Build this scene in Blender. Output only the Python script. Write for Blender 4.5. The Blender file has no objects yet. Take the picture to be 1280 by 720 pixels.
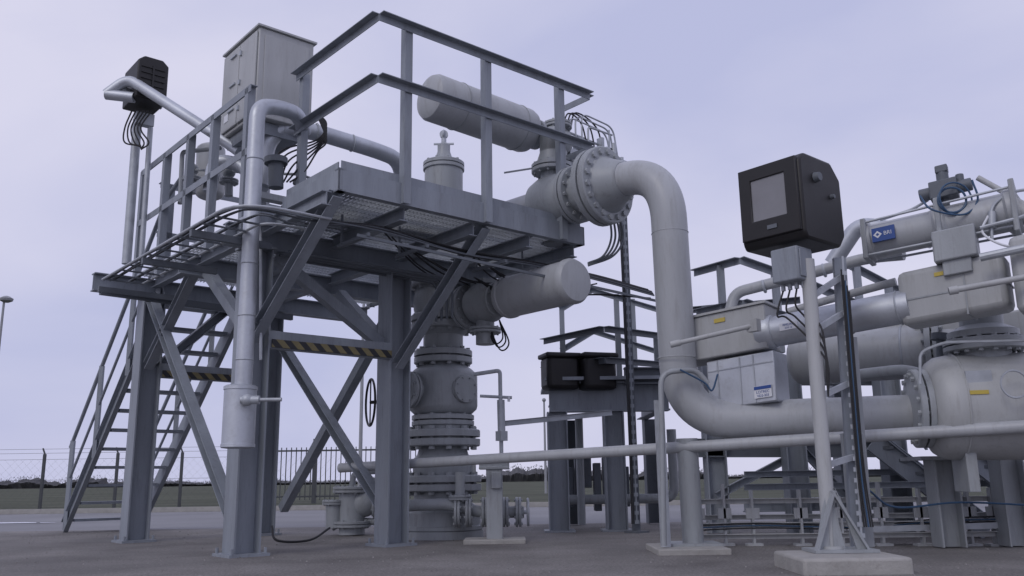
import bpy, bmesh, math, random
from mathutils import Vector, Matrix
random.seed(7)
V=Vector
sc=bpy.context.scene
F=1100.;H=0.6;PITCH=math.atan(240/1100);ROLL=math.radians(0.8)
cd=bpy.data.cameras.new('camera');cam=bpy.data.objects.new('camera',cd);sc.collection.objects.link(cam)
sc.camera=cam
cd.sensor_width=36;cd.lens=F*36/1280;cd.clip_end=6000;cd.clip_start=0.05
R=Matrix.Rotation(math.pi/2+PITCH,3,'X')@Matrix.Rotation(-ROLL,3,'Z')
M4=R.to_4x4();M4.translation=(0,0,H);cam.matrix_world=M4
# photogrammetric survey helpers: measured bearing + known height / distance -> world position
def ray(u,v): return R@V(((u-640)/F,(360-v)/F,-1))
def SZ(u,v,z):
    d=ray(u,v);return V((0,0,H))+d*((z-H)/d.z)
def S(u,v,y):
    d=ray(u,v);return V((0,0,H))+d*(y/d.y)
# plant axes
TH=math.radians(40.7)
A=V((math.cos(TH),math.sin(TH),0));B=V((-math.sin(TH),math.cos(TH),0));Z=V((0,0,1));X=V((1,0,0));Y=V((0,1,0))
O=V((-2.34,7.8,0))
def W(a,b,z): return O+A*a+B*b+Z*z
def SB(u,v,b):
    d=ray(u,v);o=V((0,0,H));t=((O+B*b-o).dot(B))/d.dot(B);return o+d*t
# ---------------------------------------------------------------- materials
def mat(name,col,rough=.5,metal=0.,var=.12,scale=3.,dirt=.0,dirtcol=(.08,.07,.06),bump=.0,bscale=40,streak=False,spec=.5):
    m=bpy.data.materials.new(name);m.use_nodes=True;nt=m.node_tree;n=nt.nodes;l=nt.links
    bs=n['Principled BSDF'];bs.inputs['Roughness'].default_value=rough;bs.inputs['Metallic'].default_value=metal
    bs.inputs['Specular IOR Level'].default_value=spec
    geo=n.new('ShaderNodeNewGeometry')
    nz=n.new('ShaderNodeTexNoise');nz.inputs['Scale'].default_value=scale;nz.inputs['Detail'].default_value=6;nz.inputs['Roughness'].default_value=.65
    mp=n.new('ShaderNodeMapping');l.new(geo.outputs['Position'],mp.inputs[0]);l.new(mp.outputs[0],nz.inputs[0])
    if streak: mp.inputs['Scale'].default_value=(2.5,2.5,.35)
    cr=n.new('ShaderNodeValToRGB');e=cr.color_ramp.elements
    e[0].position=.3;e[1].position=.7
    e[0].color=tuple(max(0,c*(1-var)) for c in col)+(1,);e[1].color=tuple(min(1,c*(1+var)) for c in col)+(1,)
    l.new(nz.outputs['Fac'],cr.inputs[0]);out=cr.outputs[0]
    if dirt>0:
        n2=n.new('ShaderNodeTexNoise');n2.inputs['Scale'].default_value=scale*4;n2.inputs['Detail'].default_value=8;n2.inputs['Roughness'].default_value=.7
        l.new(mp.outputs[0],n2.inputs[0])
        c2=n.new('ShaderNodeValToRGB');c2.color_ramp.elements[0].position=.5;c2.color_ramp.elements[1].position=.75
        c2.color_ramp.elements[1].color=(dirt,dirt,dirt,1);l.new(n2.outputs['Fac'],c2.inputs[0])
        mx=n.new('ShaderNodeMix');mx.data_type='RGBA';l.new(c2.outputs[0],mx.inputs['Factor']);l.new(out,mx.inputs['A']);mx.inputs['B'].default_value=dirtcol+(1,)
        out=mx.outputs['Result']
    l.new(out,bs.inputs['Base Color'])
    mr=n.new('ShaderNodeMapRange');mr.inputs['To Min'].default_value=max(0.05,rough-.1);mr.inputs['To Max'].default_value=min(1,rough+.12)
    l.new(nz.outputs['Fac'],mr.inputs[0]);l.new(mr.outputs[0],bs.inputs['Roughness'])
    if bump>0:
        n3=n.new('ShaderNodeTexNoise');n3.inputs['Scale'].default_value=bscale;n3.inputs['Detail'].default_value=5;l.new(geo.outputs['Position'],n3.inputs[0])
        b=n.new('ShaderNodeBump');b.inputs['Strength'].default_value=bump;b.inputs['Distance'].default_value=.01
        l.new(n3.outputs['Fac'],b.inputs['Height']);l.new(b.outputs[0],bs.inputs['Normal'])
    return m
steel=mat('painted_steel',(.26,.285,.32),.5,0,.2,2.,.6,(.11,.11,.115),.1,60,True)
steeld=mat('painted_steel_dark',(.13,.145,.165),.55,0,.15,2.,.4,(.06,.06,.07),.08,60)
fdark=mat('dark_fence_paint',(.06,.065,.07),.6,0,.15,2.)
lite=mat('light_grey_paint',(.33,.35,.365),.42,0,.14,2.2,.55,(.14,.135,.13),.1,50,True)
pipew=mat('pipe_grey_paint',(.415,.43,.445),.42,0,.11,1.6,.5,(.21,.2,.19),.08,60,True)
clad=mat('aluminium_cladding',(.52,.545,.585),.48,.6,.16,3.,.45,(.26,.26,.27),.14,25)
galv=mat('galvanised_steel',(.44,.465,.495),.48,.35,.18,9.,.3,(.22,.22,.22),.05,80)
cream=mat('pale_grey_paint',(.43,.44,.44),.45,0,.11,2.5,.5,(.23,.225,.21),.08,50,True)
black=mat('black_plastic',(.014,.013,.014),.5,0,.3,5,0,bump=.05)
rubber=mat('black_rubber',(.02,.02,.022),.6,0,.2,8)
glass=mat('screen_glass',(.22,.22,.235),.15,0,.08,4)
white=mat('white_label',(.72,.73,.76),.5,0,.05)
blue=mat('blue_label',(.02,.07,.28),.4,0,.05)
bluehose=mat('blue_hose',(.04,.09,.17),.45,0,.1)
yellow=mat('yellow_tag',(.55,.42,.08),.5,0,.1)
conc=mat('plinth_concrete',(.36,.35,.33),.85,0,.16,6,.5,(.16,.15,.13),.5,50)
lampm=mat('lamp_head_grey',(.3,.31,.33),.5)
def hazard():
    m=bpy.data.materials.new('hazard_stripes');m.use_nodes=True;nt=m.node_tree;n=nt.nodes;l=nt.links
    bs=n['Principled BSDF'];bs.inputs['Roughness'].default_value=.6
    g=n.new('ShaderNodeNewGeometry');d=n.new('ShaderNodeVectorMath');d.operation='DOT_PRODUCT';d.inputs[1].default_value=(A.x*.72,A.y*.72,.72)
    l.new(g.outputs['Position'],d.inputs[0])
    m1=n.new('ShaderNodeMath');m1.operation='MULTIPLY';m1.inputs[1].default_value=9.5;l.new(d.outputs['Value'],m1.inputs[0])
    m2=n.new('ShaderNodeMath');m2.operation='FRACT';l.new(m1.outputs[0],m2.inputs[0])
    m3=n.new('ShaderNodeMath');m3.operation='GREATER_THAN';m3.inputs[1].default_value=.5;l.new(m2.outputs[0],m3.inputs[0])
    nz=n.new('ShaderNodeTexNoise');nz.inputs['Scale'].default_value=14;nz.inputs['Detail'].default_value=6
    l.new(g.outputs['Position'],nz.inputs[0])
    cy=n.new('ShaderNodeMix');cy.data_type='RGBA';cy.inputs['A'].default_value=(.30,.245,.10,1);cy.inputs['B'].default_value=(.15,.13,.08,1);l.new(nz.outputs['Fac'],cy.inputs['Factor'])
    mx=n.new('ShaderNodeMix');mx.data_type='RGBA';mx.inputs['A'].default_value=(.03,.03,.034,1)
    l.new(m3.outputs[0],mx.inputs['Factor']);l.new(cy.outputs['Result'],mx.inputs['B']);l.new(mx.outputs['Result'],bs.inputs['Base Color']);return m
haz=hazard()
# ---------------------------------------------------------------- mesh builder
def frame(d,up=Z):
    d=d.normalized()
    if abs(d.dot(up.normalized()))>.98: up=X if abs(d.dot(X))<.9 else Y
    s=d.cross(up).normalized();u=s.cross(d).normalized();return d,s,u
class Bd:
    def __init__(s): s.v=[];s.f=[]
    def add(s,vs,fs):
        k=len(s.v);s.v+=[V(x) for x in vs];s.f+=[tuple(i+k for i in f) for f in fs];return s
    def box(s,c,sx,sy,sz,ax=None):
        a,b,z=ax or (A,B,Z);vs=[c+a*(sx/2*i)+b*(sy/2*j)+z*(sz/2*k) for i in(-1,1) for j in(-1,1) for k in(-1,1)]
        return s.add(vs,[(0,1,3,2),(4,6,7,5),(0,4,5,1),(2,3,7,6),(0,2,6,4),(1,5,7,3)])
    def prof(s,p,q,poly,up=Z):
        d,sd,u=frame(q-p,up);n=len(poly)
        vs=[p+sd*x+u*y for x,y in poly]+[q+sd*x+u*y for x,y in poly]
        return s.add(vs,[tuple(range(n))]+[tuple(range(2*n-1,n-1,-1))]+[(i,i+n,(i+1)%n+n,(i+1)%n) for i in range(n)])
    def seg(s,p,q,w,h,up=Z): return s.prof(p,q,[(-w/2,-h/2),(w/2,-h/2),(w/2,h/2),(-w/2,h/2)],up)
    def H(s,p,q,w,h,t=.014,up=Z):
        a=w/2;b=h/2;c=t/2
        return s.prof(p,q,[(-a,-b),(a,-b),(a,-b+t),(c,-b+t),(c,b-t),(a,b-t),(a,b),(-a,b),(-a,b-t),(-c,b-t),(-c,-b+t),(-a,-b+t)],up)
    def C(s,p,q,w,h,t=.01,up=Z,flip=1):
        b=h/2;P=[(0,-b),(w,-b),(w,-b+t),(t,-b+t),(t,b-t),(w,b-t),(w,b),(0,b)]
        return s.prof(p,q,[(x*flip,y) for x,y in P],up)
    def L(s,p,q,w,h,t=.007,up=Z,flip=1):
        return s.prof(p,q,[(x*flip,y) for x,y in [(0,0),(w,0),(w,-t),(t,-t),(t,-h),(0,-h)]],up)
    def lathe(s,p,d,pr,n=32,cap=True):
        d,sd,u=frame(d);vs=[];fs=[]
        for r,t in pr:
            for i in range(n):
                an=2*math.pi*i/n;vs.append(p+d*t+sd*(r*math.cos(an))+u*(r*math.sin(an)))
        m=len(pr)
        for j in range(m-1):
            for i in range(n): fs.append((j*n+i,j*n+(i+1)%n,(j+1)*n+(i+1)%n,(j+1)*n+i))
        if cap: fs.append(tuple(range(n-1,-1,-1)));fs.append(tuple((m-1)*n+i for i in range(n)))
        return s.add(vs,fs)
    def cyl(s,p,q,r,r2=None,n=24):
        return s.lathe(p,q-p,[(r,0),(r if r2 is None else r2,(q-p).length)],n)
    def tank(s,p,q,r,e=.25,n=32):
        L=(q-p).length;pr=[]
        for i in range(6):
            an=math.pi/2*i/5;pr.append((max(.001,r*math.sin(an)),r*e*(1-math.cos(an))))
        pr+=[(a,L-b) for a,b in reversed(pr)]
        return s.lathe(p,q-p,pr,n)
    def bolts(s,c,d,Rr,n,r,l):
        d,sd,u=frame(d)
        for i in range(n):
            an=2*math.pi*(i+.5)/n;p=c+sd*(Rr*math.cos(an))+u*(Rr*math.sin(an));s.lathe(p-d*l/2,d,[(r,0),(r,l*.22),(r*.6,l*.22),(r*.6,l*.78),(r,l*.78),(r,l)],6)
        return s
    def flange(s,c,d,r,t,n=12,br=None,k=2.9):
        d=d.normalized();s.lathe(c-d*t,d,[(r*.97,0),(r,t*.12),(r,t*.86)],36);s.lathe(c+d*t*.14,d,[(r,0),(r,t*.74),(r*.97,t*.86)],36);s.lathe(c-d*t*.2,d,[(r*.8,0),(r*.8,t*.4)],24)
        s.bolts(c,d,r*.85,n,(br or r*.07),t*k);return s
    def path(s,pts,bend=.1,k=6):
        pts=[V(p) for p in pts];o=[pts[0]]
        for i in range(1,len(pts)-1):
            p=pts[i];a=(pts[i-1]-p);b=(pts[i+1]-p);r=min(bend,a.length*.48,b.length*.48);a.normalize();b.normalize()
            for j in range(k+1):
                t=j/k;o.append((p+a*r)*(1-t)**2+p*2*t*(1-t)+(p+b*r)*t*t)
        o.append(pts[-1]);return o
    def tube(s,pts,r,bend=.1,n=12,k=6):
        P=s.path(pts,bend,k);d0=(P[1]-P[0]).normalized();_,sd,u=frame(d0);vs=[];fs=[]
        for i,p in enumerate(P):
            d=(P[min(i+1,len(P)-1)]-P[max(i-1,0)]).normalized()
            sd=(sd-d*sd.dot(d)).normalized();u=sd.cross(d)
            for j in range(n):
                an=2*math.pi*j/n;vs.append(p+sd*(r*math.cos(an))+u*(r*math.sin(an)))
        for i in range(len(P)-1):
            for j in range(n): fs.append((i*n+j,i*n+(j+1)%n,(i+1)*n+(j+1)%n,(i+1)*n+j))
        fs.append(tuple(range(n-1,-1,-1)));fs.append(tuple((len(P)-1)*n+j for j in range(n)))
        return s.add(vs,fs)
    def hose(s,pts,r,n=8,k=8):
        P=[V(p) for p in pts];P=[P[0]*2-P[1]]+P+[P[-1]*2-P[-2]];o=[]
        for i in range(1,len(P)-2):
            for j in range(k):
                t=j/k;a,b,c,d=P[i-1:i+3]
                o.append(.5*((2*b)+(c-a)*t+(2*a-5*b+4*c-d)*t*t+(3*b-a-3*c+d)*t**3))
        o.append(P[-2]);return s.tube(o,r,0.0001,n,1)
    def sphere(s,c,r,n=16,sx=1,ax=Z):
        return s.lathe(c-ax*r*sx,ax,[(max(.0005,r*math.sin(math.pi*i/10)),r*sx*(1-math.cos(math.pi*i/10))) for i in range(11)],n)
    def torus(s,c,ax,Rr,r,n=28,m=8):
        d,sd,u=frame(ax);vs=[];fs=[]
        for i in range(n):
            a=2*math.pi*i/n;e=sd*math.cos(a)+u*math.sin(a)
            for j in range(m):
                b=2*math.pi*j/m;vs.append(c+e*(Rr+r*math.cos(b))+d*(r*math.sin(b)))
        for i in range(n):
            for j in range(m): fs.append((i*m+j,((i+1)%n)*m+j,((i+1)%n)*m+(j+1)%m,i*m+(j+1)%m))
        return s.add(vs,fs)
WL={}
def thing(name,label,cat,base,group=None):
    e=bpy.data.objects.new(name,None);e.empty_display_size=.1;e.location=base;sc.collection.objects.link(e);WL[e]=V(base)
    e['label']=label;e['category']=cat
    if group:e['group']=group
    return e
def mk(name,b,m,parent=None,bev=0,label=None,cat=None,kind=None,group=None,flat=False):
    lo=V([min(p[i] for p in b.v) for i in range(3)]);hi=V([max(p[i] for p in b.v) for i in range(3)])
    o=(lo+hi)/2
    if parent is None: o.z=lo.z
    me=bpy.data.meshes.new(name);me.from_pydata([p-o for p in b.v],[],b.f);me.update()
    bm=bmesh.new();bm.from_mesh(me);bmesh.ops.recalc_face_normals(bm,faces=bm.faces);bm.to_mesh(me);bm.free()
    if not flat:
        me.shade_smooth();me.set_sharp_from_angle(angle=math.radians(32))
    ob=bpy.data.objects.new(name,me);me.materials.append(m);sc.collection.objects.link(ob);WL[ob]=o
    if parent: ob.parent=parent;ob.location=o-WL[parent]
    else: ob.location=o
    if bev>0:
        md=ob.modifiers.new('bevel','BEVEL');md.width=bev;md.segments=2;md.limit_method='ANGLE';md.harden_normals=False
    if label: ob['label']=label
    if cat: ob['category']=cat
    if kind: ob['kind']=kind
    if group: ob['group']=group
    return ob
def text(name,body,c,dx,dz,size,m,parent):
    cu=bpy.data.curves.new(name,'FONT');cu.body=body;cu.size=size;cu.align_x='CENTER';cu.align_y='CENTER';cu.extrude=.0008
    t=bpy.data.objects.new('tmp',cu);sc.collection.objects.link(t);bpy.context.view_layer.update()
    me=bpy.data.meshes.new_from_object(t.evaluated_get(bpy.context.evaluated_depsgraph_get()));bpy.data.objects.remove(t)
    dx=dx.normalized();dz=dz.normalized();nn=dx.cross(dz)
    mw=Matrix((dx,dz,nn)).transposed().to_4x4()
    me.transform(mw);me.materials.clear();me.materials.append(m)
    ob=bpy.data.objects.new(name,me);sc.collection.objects.link(ob);ob.parent=parent;ob.location=c-WL[parent];WL[ob]=c;return ob
# ================================================================ SETTING
def sheet(name,x0,x1,y0,y1,z,m):
    b=Bd().add([(x0,y0,z),(x1,y0,z),(x1,y1,z),(x0,y1,z)],[(0,1,2,3)]);return mk(name,b,m,kind='structure',flat=True)
grass=mat('grass_field',(.085,.092,.066),.95,0,.35,.15,.5,(.12,.11,.09),.6,3,spec=.1)
asph=mat('asphalt_road',(.21,.21,.22),.75,0,.2,.5,.4,(.13,.13,.13),.5,40)
pad=bpy.data.materials.new('worn_concrete_pad');pad.use_nodes=True
def mkpad():
    nt=pad.node_tree;n=nt.nodes;l=nt.links;bs=n['Principled BSDF'];g=n.new('ShaderNodeNewGeometry')
    def nz(sc_,d=8,r=.65):
        t=n.new('ShaderNodeTexNoise');t.inputs['Scale'].default_value=sc_;t.inputs['Detail'].default_value=d;t.inputs['Roughness'].default_value=r;l.new(g.outputs['Position'],t.inputs[0]);return t
    a=nz(1.0,9,.62);b=nz(45,6,.75);c=nz(.35,6,.6)
    r1=n.new('ShaderNodeValToRGB');e=r1.color_ramp.elements;e[0].position=.3;e[0].color=(.145,.135,.128,1);e[1].position=.7;e[1].color=(.29,.275,.26,1);l.new(a.outputs[0],r1.inputs[0])
    r2=n.new('ShaderNodeValToRGB');e=r2.color_ramp.elements;e[0].position=.36;e[0].color=(.55,.55,.55,1);e[1].position=.66;e[1].color=(1.25,1.25,1.25,1);l.new(b.outputs[0],r2.inputs[0])
    mx=n.new('ShaderNodeMix');mx.data_type='RGBA';mx.blend_type='MULTIPLY';mx.inputs['Factor'].default_value=1;l.new(r1.outputs[0],mx.inputs['A']);l.new(r2.outputs[0],mx.inputs['B'])
    r3=n.new('ShaderNodeValToRGB');e=r3.color_ramp.elements;e[0].position=.5;e[1].position=.68;e[1].color=(.6,.6,.6,1);l.new(c.outputs[0],r3.inputs[0])
    m2=n.new('ShaderNodeMix');m2.data_type='RGBA';l.new(r3.outputs[0],m2.inputs['Factor']);l.new(mx.outputs['Result'],m2.inputs['A']);m2.inputs['B'].default_value=(.11,.104,.10,1)
    l.new(m2.outputs['Result'],bs.inputs['Base Color'])
    mr=n.new('ShaderNodeMapRange');mr.inputs['To Min'].default_value=.88;mr.inputs['To Max'].default_value=.6;l.new(r3.outputs[0],mr.inputs[0]);l.new(mr.outputs[0],bs.inputs['Roughness'])
    bp=n.new('ShaderNodeBump');bp.inputs['Strength'].default_value=.7;bp.inputs['Distance'].default_value=.012;l.new(b.outputs[0],bp.inputs['Height']);l.new(bp.outputs[0],bs.inputs['Normal'])
mkpad()
sheet('ground',-3000,3000,-60,5000,0-.012,grass)
sheet('road',-80,80,12.6,20.5,-.004,asph)
sheet('pavement',-60,60,-30,12.6,0,pad)
b=Bd();b.box(V((0,20.6,.04)),160,.14,.12,(X,Y,Z));mk('kerb',b,conc,kind='structure')
p=S(225,716,5.6);mk('manhole_cover',Bd().box(V((p.x,5.35,.006)),.95,.5,.012,(X,Y,Z)),steeld,None,bev=.004,label='dark flush steel manhole cover in the concrete pad',cat='manhole cover')
water=mat('standing_water',(.5,.51,.55),.06,0,.03,1)
for i,(x,y,rx,ry) in enumerate([(6.6,11.3,2.0,.45),(4.9,10.3,1.5,.28),(-10.5,15.5,2.2,.4),(8.6,12.2,1.4,.3)]):
    b=Bd();n=40;vs=[(x,y,.004)]
    for k in range(n):
        an=2*math.pi*k/n;q=1+.22*math.sin(3*an+i)+.12*math.sin(7*an+2*i);vs.append((x+rx*q*math.cos(an),y+ry*q*math.sin(an),.004))
    b.add(vs,[(0,k+1,(k+1)%n+1) for k in range(n)]);o=mk('puddle',b,water,kind='structure',flat=True)
b=Bd()
for i in range(1400):
    y=random.uniform(5,12.4);x=random.uniform(-.75,.75)*y;s=random.uniform(.004,.012)
    p=V((x,y,s*.4));b.add([p+V((s*math.cos(k*2.1),s*math.sin(k*2.1),-s*.5)) for k in range(3)]+[p+Z*s*.6],[(0,1,3),(1,2,3),(2,0,3)])
mk('gravel',b,mat('grit',(.24,.23,.22),.9,0,.5,9),kind='stuff',flat=True,label='scattered loose grit on the concrete pad',cat='grit')
tw=mat('bare_twigs',(.12,.12,.125),.95,0,.2,.1,spec=.05)
def env(x):
    e_=2.3+1.5*math.sin(x*.043+1)+1.0*math.sin(x*.13)+.7*math.sin(x*.37+2)+.4*math.sin(x*1.1)
    if math.sin(x*.021+.5)<-.55: e_*=.35
    return max(.5,e_)*1.25+.6
b=Bd();N=1400;vs=[]
for i in range(N+1):
    x=-360+720*i/N;e_=env(x)*random.uniform(.7,.85);vs+=[(x,318,-.02),(x,316+random.uniform(-1,1),e_*.6),(x,322,e_)]
fs=[]
for i in range(N): fs+=[(3*i,3*i+3,3*i+4,3*i+1),(3*i+1,3*i+4,3*i+5,3*i+2)]
b.add(vs,fs)
for i in range(12000):
    x=random.uniform(-360,360);e_=env(x)
    z=e_*random.uniform(.4,.95);s=random.uniform(.15,.4)
    d=V((s*.35,0,0));e2=V((random.uniform(-.5,.5),.2,1.6))*s
    p=V((x,random.uniform(312,324),z));b.add([p-d,p+d,p+e2],[(0,1,2)])
mk('wood',b,tw,kind='stuff',flat=True,label='distant band of bare winter trees along the field',cat='trees')
# world
w=bpy.data.worlds.new('World');sc.world=w;w.use_nodes=True;nt=w.node_tree;n=nt.nodes;l=nt.links
bg=n['Background'];SE,SR=math.radians(38),math.radians(215)
sky=n.new('ShaderNodeTexSky');sky.sky_type='NISHITA';sky.sun_disc=False;sky.sun_elevation=SE;sky.sun_rotation=SR;sky.air_density=1.2;sky.dust_density=2
tc=n.new('ShaderNodeTexCoord');mp=n.new('ShaderNodeMapping');mp.inputs['Scale'].default_value=(1,1,2.0);mp.inputs['Location'].default_value=(3.1,.4,.2);mp.inputs['Rotation'].default_value=(0,.3,0);l.new(tc.outputs['Generated'],mp.inputs[0])
nz=n.new('ShaderNodeTexNoise');nz.inputs['Scale'].default_value=2.0;nz.inputs['Detail'].default_value=9;nz.inputs['Roughness'].default_value=.46;nz.inputs['Distortion'].default_value=.3;l.new(mp.outputs[0],nz.inputs[0])
cr=n.new('ShaderNodeValToRGB');e=cr.color_ramp.elements;e[0].position=.33;e[0].color=(6.3,6.6,9.5,1);e[1].position=.68;e[1].color=(8.9,8.8,10.9,1);l.new(nz.outputs['Fac'],cr.inputs[0])
mx=n.new('ShaderNodeMix');mx.data_type='RGBA';mx.inputs['Factor'].default_value=.95;l.new(sky.outputs[0],mx.inputs['A']);l.new(cr.outputs[0],mx.inputs['B'])
l.new(mx.outputs['Result'],bg.inputs['Color']);bg.inputs['Strength'].default_value=.08
sd=bpy.data.lights.new('sun','SUN');sd.energy=.65;sd.angle=math.radians(22);sd.color=(1,.97,.94);so=bpy.data.objects.new('sun',sd);sc.collection.objects.link(so)
az=SR
dirv=V((math.sin(az)*math.cos(SE),math.cos(az)*math.cos(SE),math.sin(SE)));so.rotation_euler=dirv.to_track_quat('Z','Y').to_euler();so.location=(0,0,20)
# ================================================================ PLATFORM
T=thing('steel_platform','grey painted steel work platform on four columns, with railings','platform',W(.7,1.3,0))
LA,LB=1.51,2.75
for a,bb in [(0,0),(LA,0),(0,LB),(LA-.05,LB)]:
    b=Bd().H(W(a,bb,.02),W(a,bb,2.68),.24,.24,.016,up=A)
    b.box(W(a,bb,.012),.36,.36,.024);b.box(W(a,bb,2.70),.28,.28,.02)
    for i in(-1,1):
        for j in(-1,1): b.cyl(W(a+.15*i,bb+.15*j,.02),W(a+.15*i,bb+.15*j,.07),.014,None,6)
    mk('column',b,steel,T)
b=Bd()
for p,q in [((-.3,0),(2.85,0)),((-.65,LB),(2.85,LB)),((-.2,1.4),(2.85,1.4))]: b.H(W(*p,2.80),W(*q,2.80),.13,.2,.012)
for p,q in [((0,-1.3),(0,0-.07)),((0,.07),(0,1.33)),((0,1.47),(0,LB-.07)),((LA,-1.3),(LA,-.07)),((LA,.07),(LA,1.33)),((LA,1.47),(LA,LB-.07)),((2.8,-1.3),(2.8,-.07)),((2.8,.07),(2.8,1.33)),((.75,-1.3),(.75,-.07)),((.75,.07),(.75,1.33)),((2.2,-1.3),(2.2,-.07))]: b.H(W(*p,2.86),W(*q,2.86),.09,.12,.009)
mk('floor_beam',b,steel,T)
AE=2.88
b=Bd()
b.C(W(.06,-1.38,3.01),W(AE,-1.38,3.01),.07,.19,.012,flip=-1)
b.C(W(.06,-.37,3.01),W(.06,-1.38,3.01),.07,.19,.012,flip=-1)
b.C(W(AE,-1.38,3.01),W(AE,2.8,3.01),.07,.19,.012,flip=-1)
b.C(W(-.25,-.37,2.9),W(.03,-.37,2.9),.05,.14,.01,flip=-1)
mk('edge_channel',b,steel,T)
b=Bd()
b.seg(W(.1,-1.34,3.14),W(AE-.02,-1.34,3.14),.008,.1);b.seg(W(.1,-1.3,3.14),W(.1,-.37,3.14),.008,.1)
mk('toe_board',b,steel,T)
mk('access_hatch',Bd().box(W(.55,-.35,3.06),.8,.4,.1),steeld,T,bev=.005);mk('access_hatch',Bd().box(W(1.3,-.5,3.1),.5,.4,.14),steel,T,bev=.005)
mk('raised_plate',Bd().box(W(1.2,-.95,3.2),1.9,.05,.16).box(W(.35,-.8,3.24),.05,.5,.1),steel,T,bev=.004)
def grat(b,a0,a1,b0,b1,z,sp=.04,cr=.1):
    x=a0
    while x<=a1+1e-6: b.seg(W(x,b0,z),W(x,b1,z),.004,.022);x+=sp
    y=b0
    while y<=b1+1e-6: b.seg(W(a0,y,z+.003),W(a1,y,z+.003),.006,.01);y+=cr
b=Bd();z=2.955;ae=AE-.03
grat(b,.12,ae,-1.34,.15,z);grat(b,.12,2.1,.15,1.05,z);grat(b,.12,ae,1.05,2.7,z)
grat(b,-.2,.05,-.3,2.7,2.93);mk('grating_floor',b,galv,T)
def ubr(p,q,w=.1,h=.1,up=Z): return Bd().C(p,q,w,h,.009,up)
for p,q in [(W(0,-.13,1.85),W(.12,-1.32,2.9)),(W(LA,-.13,1.72),W(LA+.15,-1.32,2.9)),(W(LA-.13,0,1.95),W(.2,0,2.68)),(W(0,LB-.15,2.65),W(0,.13,.35)),(W(LA,LB-.15,2.4),W(LA,.13,.4)),(W(LA+.1,.13,2.5),W(LA+.1,LB-.15,.3)),(W(0.02,LB-.13,1.9),W(0.02,LB-1.3,2.74)),(W(.02,.14,1.9),W(.02,1.3,2.74)),(W(LA,.14,1.9),W(LA,1.2,2.68)),(W(.1,LB,1.9),W(.9,LB,2.68))]:
    mk('brace',ubr(p,q),steel,T)
for bb in (0,LB):
    b=Bd().seg(W(.13,bb-.14,1.825),W(LA-.12,bb-.14,1.825),.012,.072);mk('striped_crossbeam',b,haz,T)
    b=Bd().C(W(.12,bb-.12,1.86),W(LA-.12,bb-.12,1.86),.07,.16,.01,flip=-1);mk('crossbeam',b,steel,T)
RAILT,RAILM=4.58,4.0
def railing(par,posts,path,zt,zm,zb,m=steel,pw=.075):
    R0=mk('railing',Bd().tube([p+Z*zm for p in path],.001,.0001,3),m,par)
    for i,p in enumerate(posts):
        b=Bd().prof(p+Z*zb,p+Z*(zt-.01),[(0,0),(pw,0),(pw,.008),(.008,.008),(.008,pw),(0,pw)],up=A);mk('post',b,m,R0)
    for z in (zt,zm):
        for i in range(len(path)-1):
            b=Bd().L(path[i]+Z*z,path[i+1]+Z*z,.07,.07,.008);mk('rail',b,m,R0)
def flr(p): return V((p.x,p.y,0))
pf=[flr(SB(u,v,-1.42)) for u,v in [(505,225),(608,262),(703,280)]]
railing(T,pf+[W(.40,-.0,0)],[W(.38,.1,0),W(.38,-1.43,0),W(2.97,-1.43,0),W(2.97,-1.0,0)],RAILT,RAILM,2.92)
railing(T,[W(-.2,-.1,0),W(-.2,.7,0),W(-.2,1.35,0),W(-.2,2.05,0),W(-.2,2.8,0)],[W(-.2,-.15,0),W(-.2,2.85,0)],4.22,3.6,2.8)
railing(T,[W(2.8,2.6,0),W(1.3,2.75,0),W(.1,2.75,0)],[W(2.85,2.75,0),W(.0,2.75,0)],4.1,3.5,2.9)
# ---- staircase
ST=thing('steel_staircase','grey steel staircase with open treads rising to the platform','stairs',V((-5.7,12.45,0)))
w_=.92;l0=V((-6.02,12.2,0));r0=l0+A*w_;run=3.14
for s0 in (l0,r0):
    p=s0+Z*.06;q=s0-B*run+Z*2.76
    mk('stringer',Bd().C(p,q,.06,.2,.01,flip=1 if s0 is l0 else -1),steel,ST)
for i in range(12):
    t=(i+.7)/12.3;p=l0-B*run*t+Z*2.76*t;q=p+A*w_
    mk('step',Bd().seg(p+A*.02,q-A*.02,.2,.035),steel,ST)
for s0,sg in ((l0,-1),(r0,1)):
    R0=mk('handrail',Bd().tube([s0+Z*1.12+A*.04*sg,s0-B*run+Z*3.88+A*.04*sg,s0-B*(run+.4)+Z*4.0+A*.04*sg],.025,.1),steel,ST)
    mk('rail',Bd().tube([s0+Z*.62+A*.04*sg,s0-B*run+Z*3.35+A*.04*sg],.018,.1),steel,R0)
    for t in (.03,.36,.7,.98):
        p=s0-B*run*t+Z*2.76*t+A*.04*sg;mk('post',Bd().seg(p-Z*.05,p+Z*1.12,.05,.05),steel,R0)
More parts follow.
